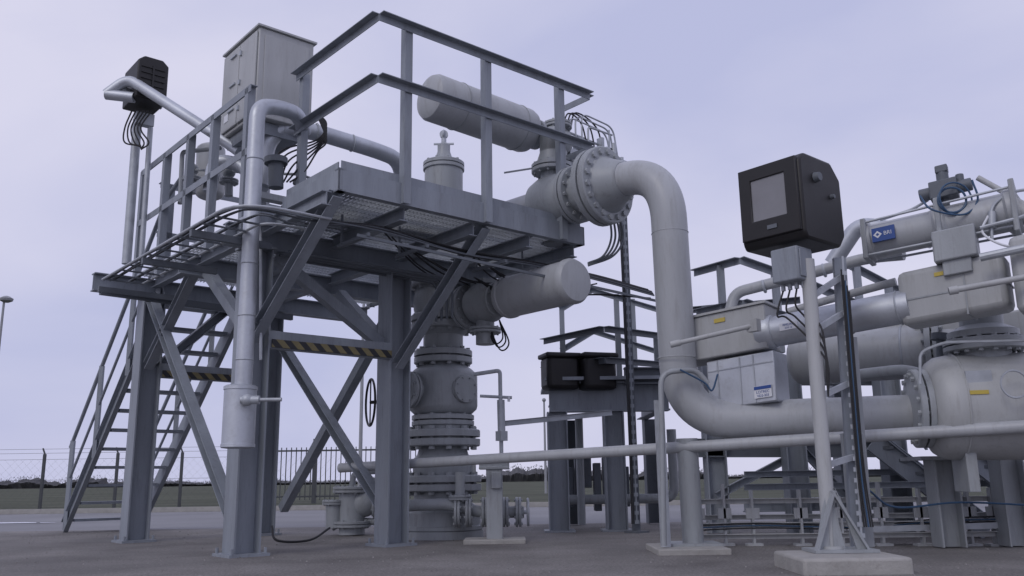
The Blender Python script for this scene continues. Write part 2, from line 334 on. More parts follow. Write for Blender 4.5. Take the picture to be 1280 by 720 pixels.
# ================================================================ CABLE TRAYS
CT=thing('cable_tray','galvanised cable ladder with black cables around platform edge','cable tray',W(-.5,.6,2.7))
b=Bd();b.tube([W(-.70,2.2,2.72),W(-.70,-1.2,2.72),W(.1,-1.2,2.72)],.012,.4,8);b.tube([W(-.3,2.2,2.72),W(-.3,-.8,2.72),W(.1,-.8,2.72)],.012,.2,8)
mk('side_rail',b,galv,CT)
b=Bd()
for i in range(12): y=2.15-i*.26;b.seg(W(-.70,y,2.715),W(-.3,y,2.715),.018,.014)
b.seg(W(-.72,2.25,2.62),W(.1,2.25,2.62),.05,.06);b.seg(W(-.72,.9,2.66),W(0,.9,2.66),.05,.06);b.seg(W(-.72,-.3,2.66),W(0,-.3,2.66),.05,.06)
b.seg(W(-.7,2.25,2.6),W(1.6,2.45,2.6),.05,.07)
mk('rung',b,steeld,CT)
for k in range(9):
    o=.022*k+(.1 if k>5 else 0);zz=2.738+.009*(k%3);w1,w2,w3=[random.uniform(-.02,.02) for _ in range(3)]
    c=Bd().hose([W(-.66+o,2.3,zz),W(-.66+o+w1,1.3,zz+.006),W(-.66+o+w2,.3,zz+.01),W(-.66+o,-.7,zz),W(-.5+o*.7,-1.05+o*.6,zz),W(.0,-1.13+o,zz-.02),W(.6,-1.2+o*.6,2.70+.012*k),W(1.5,-1.15+o*.3+w3,2.66+.008*k+w1),W(2.4,-1.2+o*.3,2.66+.008*k),W(3.2,-1.3+o*.3,2.60+.01*k),W(3.9,-1.4+o*.3,2.52+.01*k)],.008)
    mk('cable',c,rubber if k%3 else steeld,CT)
b=Bd()
for a in (.4,1.0,1.9,2.5): b.seg(W(a,-1.3,2.62),W(a,-.8,2.62),.03,.03);b.seg(W(a,-.85,2.62),W(a,-.85,2.9),.02,.02)
b.seg(W(.3,-1.28,2.60),W(3.9,-1.42,2.46),.015,.025);mk('cable_hanger',b,steeld,CT)
for k in range(14):
    x0=W(.8+.15*k,-.9+.1*(k%6),2.8);x1=W(2.2+.1*k,.1-.08*k,2.68)
    mk('loose_cable',Bd().hose([x0,(x0+x1)/2-Z*(.04+.01*k)+A*random.uniform(-.1,.1),x1],.008),rubber,CT)
b=Bd()
for k in range(4): b.tube([W(.2+.0*k,-.25+.09*k,2.66),W(1.3,-.25+.09*k,2.66),W(1.9,-.45+.09*k,2.6),W(1.9,-.45+.09*k,2.2)],.014,.08,8)
mk('conduit',b,steeld,CT)
for k in range(4):
    mk('loose_cable',Bd().hose([W(2.3,-.3,2.7),W(2.7,-.7,2.42-.03*k),W(3.3,-1.0,2.52),W(3.9,-1.35,2.5)],.008),rubber,CT)
# ================================================================ WELLHEAD
wx=V((-.79,9.9,0))
WH=thing('wellhead','stacked grey gas wellhead with bolted flanges on concrete base','wellhead',wx)
def zv(v,y=9.9,u=555): return S(u,v,y).z
k9=.0094
def wl(name,prs,m=lite):
    b=Bd().lathe(wx,Z,[(r*k9,zv(v)) for r,v in prs],48);return mk(name,b,m,WH)
wl('base',[(47,676),(47,664),(44,660),(44,640),(40,634),(34,628),(32,606)])
wl('casing_head',[(27,606),(28,600),(33,596),(35,590),(35,574),(30,568),(27,556),(33,548),(34,530),(25,526),(24,518)])
wl('valve_body',[(28,520),(34,518),(40,512),(41,508),(41,472),(40,468),(34,462),(28,458)])
wl('spool',[(24,463),(24,446),(22,440),(24,436),(24,420),(31,414),(31,406),(24,400),(34,394),(36,388),(36,372),(34,366),(35,358),(36,345),(24,335),(24,208),(14,204),(11,198),(8,190),(8,182),(3,178),(3,170)])
for v,r,n_,t in [(662,47,12,.05),(604,45,12,.085),(548,44,12,.09),(526,37,10,.06),(447,35,10,.075),(404,39,10,.085),(352,41,12,.08),(209,26,10,.05)]:
    mk('flange',Bd().flange(wx+Z*zv(v),Z,r*k9,t,n_,k=2.8,br=r*k9*.085),lite,WH)
mk('side_boss',Bd().cyl(wx+Z*zv(490),wx+Z*zv(490)-A*.5,.14,None,24).flange(wx+Z*zv(490)-A*.45,A,.2,.035,8).cyl(wx+Z*zv(490)-A*.5,wx+Z*zv(490)-A*.62,.09),lite,WH)
mk('side_boss',Bd().cyl(wx+Z*zv(490),wx+Z*zv(490)-B*.42,.1,None,24).flange(wx+Z*zv(490)-B*.4,B,.15,.03,8),lite,WH)
p=wx+Z*zv(180);b=Bd();b.torus(p+Z*.12,X,.05,.012,20,6);b.cyl(p,p+Z*.07,.03);b.cyl(p+Z*.12-Y*.02,p+Z*.12+Y*.02,.05);b.seg(p-X*.12,p+X*.12,.02,.02);mk('gauge',b,galv,WH)
p0=wx+Z*2.47;D=-B
b=Bd().cyl(p0,p0+D*.95,.13);b.flange(p0+D*.5,D,.25,.055,12);b.lathe(p0+D*.55,D,[(.14,0),(.2,.06),(.22,.15),(.22,.3),(.16,.42)],28);b.cyl(p0+D*.76-Z*.45,p0+D*.76+Z*.2,.1);b.flange(p0+D*.76-Z*.3,Z,.17,.03,8);b.box(p0+D*.76+Z*.2,.22,.22,.1);b.flange(p0+D*.98,D,.19,.03,8)
mk('wing_valve',b,lite,WH)
b=Bd().lathe(p0+D*1.05,D,[(.12,0),(.19,.04),(.215,.08),(.225,.1),(.225,.14),(.215,.15),(.215,1.02),(.225,1.03),(.225,1.07),(.2,1.11),(.05,1.13)],44);mk('valve_actuator',b,pipew,WH)
for k in range(3): mk('cable',Bd().hose([p0+D*.8-Z*.2,p0+D*(.9+.05*k)-Z*(.45+.04*k),p0+D*(1.05+.05*k)-Z*(.42+.03*k),p0+D*1.0-Z*.22],.008),rubber,WH)
c=S(463,503,10.3);mk('handwheel',Bd().torus(c,A*.95+Y*-.35,.27,.014,36,8).cyl(c,wx+Z*c.z,.02).seg(c-Z*.27,c+Z*.27,.015,.015),black,WH)
# ================================================================ MAIN GAS PIPE
GP=thing('gas_pipeline','large pale grey gas pipe with swept bends and flanges','pipe',V((1.45,7.7,1.0)))
zt=3.38
elb=[wx+Z*zt-B*.2,V((1.42,7.62,zt)),V((1.45,7.7,1.07)),V((4.3,6.95,1.08))]
mk('pipe_body',Bd().tube(elb,.162,.52,40,18),pipew,GP)
b=Bd()
for zz in (2.75,1.62): b.torus(V((1.42,7.62,0)).lerp(V((1.45,7.7,0)),.3)+Z*zz,Z,.162,.005,40,6)
mk('weld_seam',b,pipew,GP)
d=(V((1.42,7.62,zt))-(wx+Z*zt)).normalized()
g0=wx+Z*zt
b=Bd();b.flange(g0+d*2.08,d,.29,.05,14);mk('flange',b,lite,GP)
b=Bd();b.flange(g0+d*2.42,d,.385,.08,18,k=2.6,br=.03);b.lathe(g0+d*2.49,d,[(.29,0),(.24,.08),(.19,.2),(.17,.22)],32);mk('flange',b,lite,GP)
b=Bd().lathe(g0+d*1.55,d,[(.18,0),(.24,.04),(.27,.14),(.27,.35),(.25,.45),(.21,.5),(.21,.9)],40);mk('valve_housing',b,lite,GP)
b=Bd().cyl(g0+d*1.75,g0+Z*.75+d*1.75,.12);b.flange(g0+Z*.36+d*1.75,Z,.21,.045,12);b.lathe(g0+Z*.42+d*1.75,Z,[(.16,0),(.12,.12),(.12,.3)],24);mk('bonnet',b,lite,GP)
mk('drain_boss',Bd().cyl(g0+d*1.75,g0-Z*.45+d*1.75,.1).flange(g0-Z*.38+d*1.75,Z,.15,.03,8),lite,GP)
b=Bd().cyl(V((1.5,7.72,.05)),V((1.49,7.7,.93)),.09);b.box(V((1.5,7.72,.05)),.42,.42,.03,(X,Y,Z));mk('pipe_support',b,lite,GP)
mk('concrete_pad',Bd().box(V((1.42,7.6,.012)),.58,.7,.07,(X,Y,Z)),conc,None,bev=.01,label='small concrete pad under the riser support',cat='concrete pad')
AC=thing('valve_actuator','pale grey cylindrical valve actuator beside the platform railing','valve actuator',W(1.9,-1.05,3.4))
p=S(538,121,7.95);q=p+A*1.28;q.z=p.z-.04
mk('cylinder',Bd().lathe(p,q-p,[(.06,-.045),(.17,-.035),(.215,-.01),(.235,.03),(.235,1.2),(.22,1.25),(.12,1.28)],44),pipew,AC)
mk('saddle_strap',Bd().torus(p.lerp(q,.25),A,.237,.006,40,6).torus(p.lerp(q,.85),A,.237,.006,40,6),lite,AC)
b=Bd();b.cyl(q-A*.05,q+A*.4,.06);b.cyl(q+A*.42-Z*.5,q+A*.42+Z*.22,.1);b.flange(q+A*.42+Z*.18,Z,.16,.03,8);b.cyl(q+A*.08,q+A*.12,.16);b.flange(q+A*.42-Z*.28,Z,.2,.035,10);b.lathe(q+A*.24,A,[(.1,0),(.15,.05),(.15,.25),(.1,.32)],24);mk('yoke',b,lite,AC)
b=Bd()
for dz in (-.14,-.06,.02,.1,.16): b.tube([q+A*.5+Z*dz,q+A*1.1+Z*(dz-.02)+B*.03],.014,.1,8)
b.box(q+A*1.1,.04,.08,.42);b.tube([q+A*.9-Z*.1,q+A*.9+Z*.3,q+A*1.3+Z*.3],.012,.05,8);b.box(q+A*.75+Z*.05,.1,.1,.12);b.box(q+A*.62-Z*.1,.12,.1,.1);b.tube([q+A*.6-Z*.1,q+A*.6-Z*.42,q+A*1.25-Z*.42,q+A*1.25+Z*.35],.011,.05,8);b.cyl(q+A*1.2-Z*.1,q+A*1.2+Z*.12,.035);b.cyl(q+A*1.32-Z*.02,q+A*1.32+Z*.2,.03)
b.tube([q+A*1.1+Z*.1,q+A*1.6+Z*.0],.012,.05,8);b.tube([q+A*1.1-Z*.05,q+A*1.62-Z*.12],.012,.05,8);b.cyl(q+A*1.45-Z*.15,q+A*1.45+Z*.06,.022);b.box(q+A*1.5-Z*.02,.08,.06,.08)
for k in range(3): b.tube([q+A*(.6+.1*k)+Z*.12,q+A*(.6+.1*k)+Z*(.34+.05*k),q+A*(1.2+.06*k)+Z*(.3+.05*k),q+A*(1.3+.06*k)-Z*.2],.01,.12,8)
mk('control_tubing',b,galv,AC)
for k in range(3):
    s0=q+A*(.5+.06*k)+Z*.2;mk('hose',Bd().hose([s0,s0+Z*(.18+.02*k)+A*.1,s0+A*(.3+.07*k)+Z*.1,s0+A*(.4+.06*k)-Z*(.25+.05*k)],.009),rubber,AC)
for k in range(3):
    s0=q+A*1.05+Z*(.05-.1*k);mk('hose',Bd().hose([s0,s0+A*.2+Z*.08,s0+A*.34-Z*.02,s0+A*.2-Z*.12],.008),rubber,AC)
for k in range(4):
    mk('hose',Bd().hose([S(762+4*k,268,8.5),S(764+5*k,298,8.5),S(754+4*k,320,8.5),S(735,329+k,8.6)],.011),steeld,AC)
mk('sample_line',Bd().tube([S(630,216,8.6),S(668,210,8.6),S(700,207,8.6)],.01,.03,6),galv,AC)
# ================================================================ CABINET ETC. ON PLATFORM
c0=SZ(325,33,5.08)
CB=thing('instrument_cabinet','pale grey instrument cabinet on stand above platform floor','cabinet',flr(c0)+Z*2.95+B*.4+A*.3)
wa,wb,hc=.60,.84,.95
cc=c0+A*wa/2+B*wb/2-Z*hc/2
mk('housing',Bd().box(cc,wa,wb,hc),cream,CB,bev=.01)
for sgn in (-1,1): mk('door',Bd().box(cc-A*(wa/2+.012)+B*(sgn*(wb/4-.008)),.02,wb/2-.03,hc-.08),cream,CB,bev=.006)
mk('side_panel',Bd().box(cc-B*(wb/2+.006),wa-.12,.01,hc-.14),cream,CB,bev=.003)
mk('roof_sheet',Bd().box(cc+Z*(hc/2+.012),wa+.05,wb+.05,.02),cream,CB)
for dz in (.32,0,-.28):
    mk('latch',Bd().box(cc-A*(wa/2+.03)-B*.05+Z*dz,.02,.035,.05),galv,CB);mk('handle',Bd().box(cc-A*(wa/2+.03)+B*.13+Z*(dz+.03),.02,.14,.016),galv,CB)
b=Bd();b.box(cc-Z*(hc/2+.07)-A*.02,wa*.8,wb*.8,.12);b.seg(cc-Z*(hc/2+.12),V((cc.x,cc.y,2.97)),.12,.12);mk('stand',b,steel,CB)
mk('rating_plate',Bd().box(cc-A*(wa/2+.025)+B*.25-Z*.3,.004,.1,.08),white,CB)
y1=7.35
IP=thing('insulated_vent_pipe','tall aluminium clad pipe with drain pot strapped to column','pipe',S(300,560,y1))
top=S(320,133,y1);bt=S(304,485,y1)
tp=V((bt.x,y1,top.z))
mk('cladding',Bd().tube([bt,tp,S(348,134,7.6),S(372,142,7.9),S(380,165,8.2)],.071,.13,24,8),clad,IP)
b=Bd()
for v in (200,262,330,395,450): b.torus(V((bt.x,y1,S(304,v,y1).z)),Z,.072,.006,24,6)
for v in (262,395): 
    zz=S(304,v,y1).z;b.seg(V((bt.x,y1,zz)),V((bt.x,y1+.35,zz)),.04,.04)
mk('strap',b,galv,IP)
pb=S(300,560,y1);pt=S(301,482,y1);pb.x=pt.x=bt.x-.02;Lp=(pt-pb).length
mk('drain_pot',Bd().lathe(pb,Z,[(.09,-.005),(.128,0),(.138,.006),(.138,.03),(.132,.034),(.132,Lp-.04),(.138,Lp-.036),(.138,Lp-.01),(.12,Lp),(.08,Lp+.01)],40),clad,IP)
h=S(306,500,y1-.15);mk('lever',Bd().cyl(h,h+X*.3,.016).cyl(h-X*.03,h+X*.12,.035).sphere(h+X*.02,.05),galv,IP)
mk('small_conduit',Bd().tube([S(322,150,7.6),S(326,300,7.6),S(326,450,7.6)],.014,.1,8),galv,IP)
ID=thing('insulated_duct','aluminium clad duct bending over the platform floor','pipe',S(350,240,8.3))
mk('cladding',Bd().tube([S(326,232,8.35),S(334,178,8.35),S(352,160,8.4),S(395,165,8.5),S(470,188,8.9),S(500,200,9.2),S(505,250,9.4)],.085,.18,24,8),clad,ID)
mk('cladding',Bd().tube([S(262,240,8.5),S(268,200,8.5),S(300,205,8.5),S(330,235,8.4)],.07,.15,20,8),clad,ID)
b=Bd()
for u,v,yy_ in ((352,162,8.4),(395,165,8.5),(440,179,8.72)): b.torus(S(u,v,yy_),S(u+10,v+2,yy_+.05)-S(u,v,yy_),.087,.007,24,6)
mk('strap',b,galv,ID)
mk('vent_cap',Bd().cyl(S(345,235,8.0),S(345,205,8.0),.07).cyl(S(345,205,8.0),S(345,198,8.0),.11),steeld,ID)
for k in range(6): mk('cable',Bd().hose([S(395,140,8.2),S(408,155+4*k,8.2),S(396,175+3*k,8.2),S(350+6*k,190+5*k,8.1),S(342+4*k,228,8.1)],.009),rubber,ID)
IV=thing('instrument_valve','small grey instrument valves and boxes on platform floor','valve',S(300,245,8.6)) 
b=Bd()
for u,v,yy_,r in ((240,232,9.0,.07),(286,235,8.7,.07),(312,240,8.4,.06),(375,236,8.2,.05)):
    b.cyl(S(u,v+10,yy_),S(u,v-22,yy_),r*.6);b.flange(S(u,v-8,yy_),Z,r*1.4,.02,6);b.sphere(S(u,v-20,yy_),r)
b.box(S(395,238,8.1),.3,.2,.1);b.box(S(330,246,7.9),.4,.1,.06);b.tube([S(240,212,9.0),S(286,214,8.7),S(312,216,8.5),S(375,218,8.2),S(420,235,8.2)],.014,.05,8);b.tube([S(225,255,9.1),S(228,190,9.1),S(275,185,8.8)],.025,.05,10)
mk('valve_train',b,lite,IV)
FB=thing('black_junction_cabinet','black sensor housing on pipe stand beside the platform','sensor box',S(182,230,9.4))
c=S(182,108,9.4)
b=Bd()
b.prof(c-B*.24,c+B*.24,[(-.17,-.25),(.17,-.25),(.17,.2),(.1,.26),(-.1,.26),(-.17,.2)]);mk('housing',b,black,FB,bev=.015)
b=Bd()
for k in range(5): b.box(c-B*.245-Z*(.15-.07*k),.26,.014,.012)
b.box(c-B*.25-Z*.02,.02,.01,.36);mk('louvre',b,black,FB)
b=Bd().cyl(S(172,150,9.5),S(158,330,9.5),.05);b.cyl(S(188,160,9.5),S(176,330,9.5),.03);b.box(S(180,150,9.5),.2,.1,.14);b.seg(c+A*.2-Z*.2,c-A*.25-Z*.1,.05,.05);mk('stand_pipe',b,galv,FB)
mk('crossarm',Bd().tube([S(133,118,9.2),S(160,98,9.2),S(275,172,8.7),S(300,190,8.6)],.06,.2,16),clad,FB)
mk('vent_stub',Bd().cyl(S(133,118,9.2),S(168,122,9.2),.06),clad,FB)
for k in range(6): mk('cable',Bd().hose([S(165+5*k,138,9.3),S(156+4*k,160,9.3),S(156+6*k,178,9.3),S(176,182+k,9.3)],.009),rubber,FB)
PBX=thing('pressure_bottle','pale grey upright pressure bottle behind the platform railing','pressure bottle',S(262,250,9.6),group='pressure bottles on platform')
mk('shell',Bd().tank(S(262,250,9.6),S(264,180,9.6),.16,.5,24),cream,PBX)
# ================================================================ GROUND PIPEWORK
G1=thing('long_utility_pipe','long thin grey pipe running across the site on stands','pipe',V((1,7.9,.8)))
mk('pipe_body',Bd().tube([S(425,585,9.35),S(1300,532,6.45)],.048,.1,16),pipew,G1)
b=Bd();c=S(618,585,9.0);b.box(V((c.x,8.95,.38)),.16,.16,.72,(X,Y,Z));b.box(V((c.x,8.95,.72)),.3,.2,.03,(X,Y,Z));b.box(V((c.x,8.95,.77)),.3,.1,.1,(X,Y,Z));b.box(V((c.x-.2,8.95,.74)),.03,.12,.14,(X,Y,Z));b.box(V((c.x+.02,8.86,.6)),.1,.06,.16,(X,Y,Z))
mk('stand',b,lite,G1,bev=.008)
mk('concrete_pad',Bd().box(V((c.x,8.95,.02)),.6,.4,.05,(X,Y,Z)),conc,None,bev=.01,label='small concrete pad under the pipe stand',cat='concrete pad')
G2=thing('drain_valve_assembly','small grey flanged valves and pipes beside the wellhead base','valve',V((-.2,9.5,0)))
b=Bd();y=9.35
b.tube([S(510,632,y),S(560,630,y),S(600,640,y),S(655,640,y)],.06,.08,14)
for u in (572,586,606,632,648): b.flange(S(u,640,y),X,.15,.03,8,br=.014)
b.sphere(S(618,640,y),.13);b.tube([S(575,640,y),S(575,590,y)],.05,.05,12);b.cyl(S(618,640,y),S(618,608,y),.035);b.flange(S(575,622,y),Z,.12,.025,8)
mk('valve_train',b,lite,G2)
mk('handwheel',Bd().torus(S(660,640,y),X,.13,.014).cyl(S(640,640,y),S(660,640,y),.02).seg(S(660,640,y)-Z*.13,S(660,640,y)+Z*.13,.015,.015),galv,G2)
G3=thing('drain_valve_assembly','cluster of small grey valves and pipes on low stand','valve',V((-1.9,10.6,0)))
b=Bd();y=10.6
b.cyl(S(440,668,y),S(440,610,y),.15);b.flange(S(440,612,y),Z,.22,.035,8);b.flange(S(440,655,y),Z,.22,.035,8);b.cyl(S(418,660,y),S(418,625,y),.1);b.flange(S(418,628,y),Z,.14,.025,8)
b.tube([S(410,632,y),S(470,632,y),S(515,640,y)],.055,.1,12);b.tube([S(440,610,y),S(442,590,y),S(505,588,y)],.035,.1,12);b.sphere(S(455,628,y),.17);b.flange(S(470,632,y),X,.14,.03,8);b.tube([S(415,660,y),S(430,650,y),S(520,655,y)],.04,.1,12)
mk('valve_train',b,lite,G3)
mk('drain_hose',Bd().hose([S(340,658,9.2),V((-2.35,9.0,.05)),V((-2.1,9.3,.03)),S(412,660,9.8)],.012),rubber,G3)
G4=thing('tap_point','thin grey sampling pipe with T handle','pipe',S(627,580,9.2))
y=9.3;mk('pipe_body',Bd().tube([S(627,578,y),S(625,463,y),S(592,468,y)],.022,.04,10).tube([S(600,495,y),S(640,497,y)],.016,.04).cyl(S(627,540,y),S(626,500,y),.04).box(S(627,545,y),.09,.09,.1),galv,G4)
mk('tag',Bd().box(S(636,499,y-.03),.03,.01,.05),white,G4)
p=S(796,665,10.3);tp=S(781,255,10.3);tp.x=p.x
PP=thing('cable_support_post','slender perforated galvanised post holding cables','post',V((p.x,10.3,0)))
b=Bd();b.C(V((p.x,10.3,0)),V((p.x,10.3,tp.z)),.05,.09,.006,up=X);b.box(V((p.x,10.3,.01)),.2,.2,.02)
mk('channel',b,steeld,PP)
def slots(p,q,w,pitch,par,m=galv):
    n_=int((q-p).length/pitch);b=Bd();d_=(q-p).normalized()
    b.seg(p,q,w*.3,.004,up=Y)
    for i in range(n_): b.seg(p+d_*(i*pitch),p+d_*(i*pitch+pitch*.4),w,.007,up=Y)
    mk('slotted_face',b,m,par)
slots(V((p.x,10.24,.1)),V((p.x,10.24,tp.z-.1)),.05,.1,PP,steel)
for k in range(2): mk('cable',Bd().hose([V((p.x+.02*k-.06,10.22,.1)),V((p.x+.02*k-.05,10.22,1.5)),V((p.x+.02*k-.06,10.22,3.9))],.008),rubber,PP)
# ================================================================ BACKGROUND EQUIPMENT FRAME
EF=thing('equipment_frame','blue grey steel support frame carrying two black boxes','support frame',V((1.1,11,0)))
yb=10.7
px=S
xs=[px(698,600,yb).x,px(769,600,yb).x]
ztop=px(730,515,yb).z
for x_ in xs: mk('column',Bd().H(V((x_,yb,.01)),V((x_,yb,ztop)),.24,.24,.016,up=X).box(V((x_,yb,.01)),.36,.36,.02,(X,Y,Z)),steel,EF)
for x_ in (xs[0]+.25,xs[1]+.7): mk('column',Bd().H(V((x_,12.2,.01)),V((x_,12.2,ztop)),.24,.24,.016,up=X),steeld,EF)
z2=px(730,478,yb).z
b=Bd();x0=px(686,490,yb).x;x1=px(835,490,yb).x
b.H(V((x0,yb,(ztop+z2)/2)),V((x1,yb,(ztop+z2)/2)),.2,z2-ztop,.02);b.H(V((x0+.12,yb+.16,ztop+.1)),V((x0+.12,12.3,ztop+.1)),.14,.2);b.H(V((x1-.1,yb+.16,ztop+.1)),V((x1-.1,12.3,ztop+.1)),.14,.2);b.box(V(((x0+x1)/2,yb+.7,z2+.03)),x1-x0+.1,1.8,.04,(X,Y,Z))
mk('top_beam',b,steel,EF)
for i in range(7):
    mk('hanging_equipment',Bd().box(V((xs[0]+.18+.12*i,11.6,.5+.12*(i%3))),.09,.2,.5+.1*(i%2),(X,Y,Z)),steeld,EF,bev=.01)
mk('low_pipe',Bd().tube([V((xs[0]-.1,11.3,.35)),V((xs[1]+.8,11.3,.35)),V((xs[1]+.8,11.3,1.2))],.06,.15,14).tube([V((xs[0]+.3,11.2,.05)),V((xs[0]+.3,11.2,1.4))],.05,.15,14),lite,EF)
for u in (700,746):
    BX=thing('black_equipment_box','black moulded equipment box on the steel frame','equipment box',px(u,488,yb),group='black boxes on the frame')
    c=px(u,467,yb-.05);mk('housing',Bd().box(c,.42,.3,.4,(X*.95+Y*.3,Y*.95-X*.3,Z)),black,BX,bev=.05)
    mk('lid',Bd().box(c+Z*.21,.46,.34,.06,(X*.95+Y*.3,Y*.95-X*.3,Z)),black,BX,bev=.02)
mk('perforated_rail',Bd().C(px(625,530,10.2),px(765,516,10.2),.03,.06,.004),galv,None,label='perforated galvanised rail between tap point and frame',cat='cable tray')
def rail2(pts,h,y,label,posts,m=steel,dirx=None):
    R0=thing('walkway_railing',label,'railing',pts[0])
    for i in range(len(pts)-1):
        mk('rail',Bd().L(pts[i],pts[i+1],.07,.07,.008),m,R0);mk('rail',Bd().L(pts[i]-Z*h*.5,pts[i+1]-Z*h*.5,.07,.07,.008),m,R0)
    for p in posts: mk('post',Bd().seg(p,p-Z*h,.07,.07),m,R0)
yy=11.5
rail2([S(680,424,yy),S(755,408,10.4),S(830,418,yy)],.75,yy,'blue grey steel railing above the equipment frame',[S(703,422,yy),S(772,412,yy),S(820,418,yy)],steeld)
rail2([S(700,385,12.6),S(740,360,12.4),S(835,388,12.0)],1.2,yy,'grey steel walkway railing behind the riser',[S(702,384,12.6),S(770,368,12.3),S(790,374,12.2)],steel)
rail2([S(868,338,9.6),S(925,322,8.9),S(1010,352,9.2),S(1110,395,9.6)],.9,yy,'grey steel walkway railing behind the insulated pipes',[S(900,332,9.2),S(968,336,9.1),S(1060,372,9.4)])
rail2([S(860,385,10.4),S(1000,372,10.0)],.9,yy,'distant grey steel walkway railing',[S(880,383,10.3),S(920,380,10.2)],steeld)
rail2([S(1040,318,9.6),S(1130,365,10.0)],.9,yy,'sloping grey stair railing behind the pipe skid',[S(1070,334,9.7),S(1110,355,9.9)],steel)
SK=thing('pipe_rack_frame','blue grey steel rack frame under the pipe skid','support frame',V((4,9.8,0)))
for u,y in ((895,9.9),(995,9.7),(1060,10.2),(1120,9.6)):
    p=S(u,600,y);mk('column',Bd().H(V((p.x,y,.01)),V((p.x,y,1.9)),.22,.22,.014,up=X),steel,SK)
p=S(1185,600,7.5);mk('column',Bd().H(V((p.x,7.6,.01)),V((p.x,7.6,.72)),.2,.2,.014,up=X).box(V((p.x,7.6,.73)),.5,.4,.03,(X,Y,Z)),lite,SK)
p=S(1268,600,7.5);mk('column',Bd().H(V((p.x,7.6,.01)),V((p.x,7.6,.72)),.2,.2,.014,up=X),lite,SK)
mk('beam',Bd().H(S(860,560,9.9),S(1110,560,9.9),.15,.2),steeld,SK)
mk('beam',Bd().H(S(780,470,10.6),S(850,470,10.6),.15,.2),steeld,SK)
mk('beam',Bd().H(S(900,470,9.9),S(1120,470,9.9),.15,.2),steeld,SK)
mk('beam',Bd().H(S(930,632,9.8),S(1120,628,9.8),.12,.14),steel,SK)
for a_,b_ in (((895,620),(990,570)),((1000,560),(1060,625)),((1090,470),(1160,560))): mk('brace',Bd().C(S(*a_,9.85),S(*b_,9.85),.06,.08,.008),steel,SK)
# ================================================================ DISPLAY POST
yp=6.15
pp=V((S(1038,680,yp).x,yp,0))
DP=thing('field_display_post','black outdoor display housing on slim painted pipe post','display',pp)
n0=S(998,187,6.05);wa,wb,hh=.56,.53,.66
P8=lambda a,bb,z:n0+A*a+B*bb-Z*z
b=Bd();prof=[(0,.06),(.07,0),(wa-.12,0),(wa,.12),(wa,hh-.1),(wa-.08,hh),(.03,hh),(0,hh-.05)]
b.add([P8(a,0,z) for a,z in prof]+[P8(a,wb,z) for a,z in prof],[tuple(range(7,-1,-1)),tuple(range(8,16))]+[(i,(i+1)%8,(i+1)%8+8,i+8) for i in range(8)])
mk('housing',b,black,DP,bev=.02)
fr=[(.02,.04),(wb-.02,.04),(wb-.02,hh-.06),(.02,hh-.06)]
fi=[(.12,.14),(wb-.12,.14),(wb-.12,hh-.2),(.12,hh-.2)]
b=Bd();outp,inp,d0,d1=fr,fi,-.005,.03
k=[P8(-d1,x,z) for x,z in outp]+[P8(-d1,x,z) for x,z in inp]+[P8(-d0,x,z) for x,z in outp]+[P8(-d0,x,z) for x,z in inp]
fs=[]
for i in range(4):
    j=(i+1)%4;fs+=[(i,j,j+4,i+4),(i+8,i+12,j+12,j+8),(i,i+8,j+8,j),(i+4,j+4,j+12,i+12)]
b.add(k,fs)
mk('bezel',b,black,DP,bev=.006)
mk('screen',Bd().box(P8(-.012,wb/2,(.14+hh-.2)/2),.01,wb-.24,hh-.34),glass,DP)
mk('lock_knob',Bd().cyl(P8(.2,.0,.17),P8(.2,-.04,.17),.04,.032,20),steeld,DP)
mk('lock_knob',Bd().cyl(P8(.4,.0,.28),P8(.4,-.03,.28),.02,.016,16),steeld,DP)
mk('name_plate',Bd().box(P8(-.034,wb/2-.02,hh-.13),.006,.08,.03),steeld,DP)
jc=S(990,333,6.25);mk('junction_box',Bd().box(jc,.2,.22,.25),steel,DP,bev=.012)
mk('junction_cover',Bd().box(jc-B*.115,.16,.012,.2),steel,DP,bev=.004)
for k in range(4): mk('cable_gland',Bd().cyl(jc-Z*.12-B*(.08-.055*k),jc-Z*.17-B*(.08-.055*k),.016),galv,DP)
pt_=S(1011,350,yp+.04);pb_=V((pp.x,yp,.1))
for k in range(4):
    s0=jc-Z*.16-B*(.08-.055*k);e0=pb_.lerp(pt_,.78-.03*k)-Y*.06
    mk('cable',Bd().hose([s0,s0-Z*(.1+.03*k)-X*.02*k,s0-Z*.22+X*(.05-.01*k),e0+X*.05,pb_.lerp(pt_,.55)-Y*.055+X*.05],.007),rubber,DP)
mk('post_pipe',Bd().cyl(pb_,pt_+(pt_-pb_).normalized()*.15,.05,None,28).cyl(pb_,pb_+Z*.04,.09),cream,DP)
cb_,ct_=V((S(1074,680,6.4).x,6.4,.1)),S(1050,322,6.4)
mk('post_channel',Bd().C(cb_,ct_,.04,.09,.005,up=X),steel,DP)
slots(cb_-Y*.05,ct_-Y*.05,.05,.075,DP,galv)
mk('post_channel',Bd().C(cb_+X*.1+Y*.1,cb_.lerp(ct_,.72)+X*.08+Y*.1,.04,.09,.005,up=X),lite,DP)
for t in (.3,.55,.8,.93): mk('clamp',Bd().seg(pb_.lerp(pt_,t),cb_.lerp(ct_,t),.03,.04),galv,DP)
b=Bd()
for dx in (-.12,.0,.16):
    q_=[V((dx,-.06,0)),V((dx*.9+.08,-.06,0)),V((dx*.2+.02,-.03,.42))];q_=[pb_+v_ for v_ in q_]
    b.add(q_+[v_+Y*.02 for v_ in q_],[(0,1,2),(3,5,4),(0,3,4,1),(1,4,5,2),(2,5,3,0)])
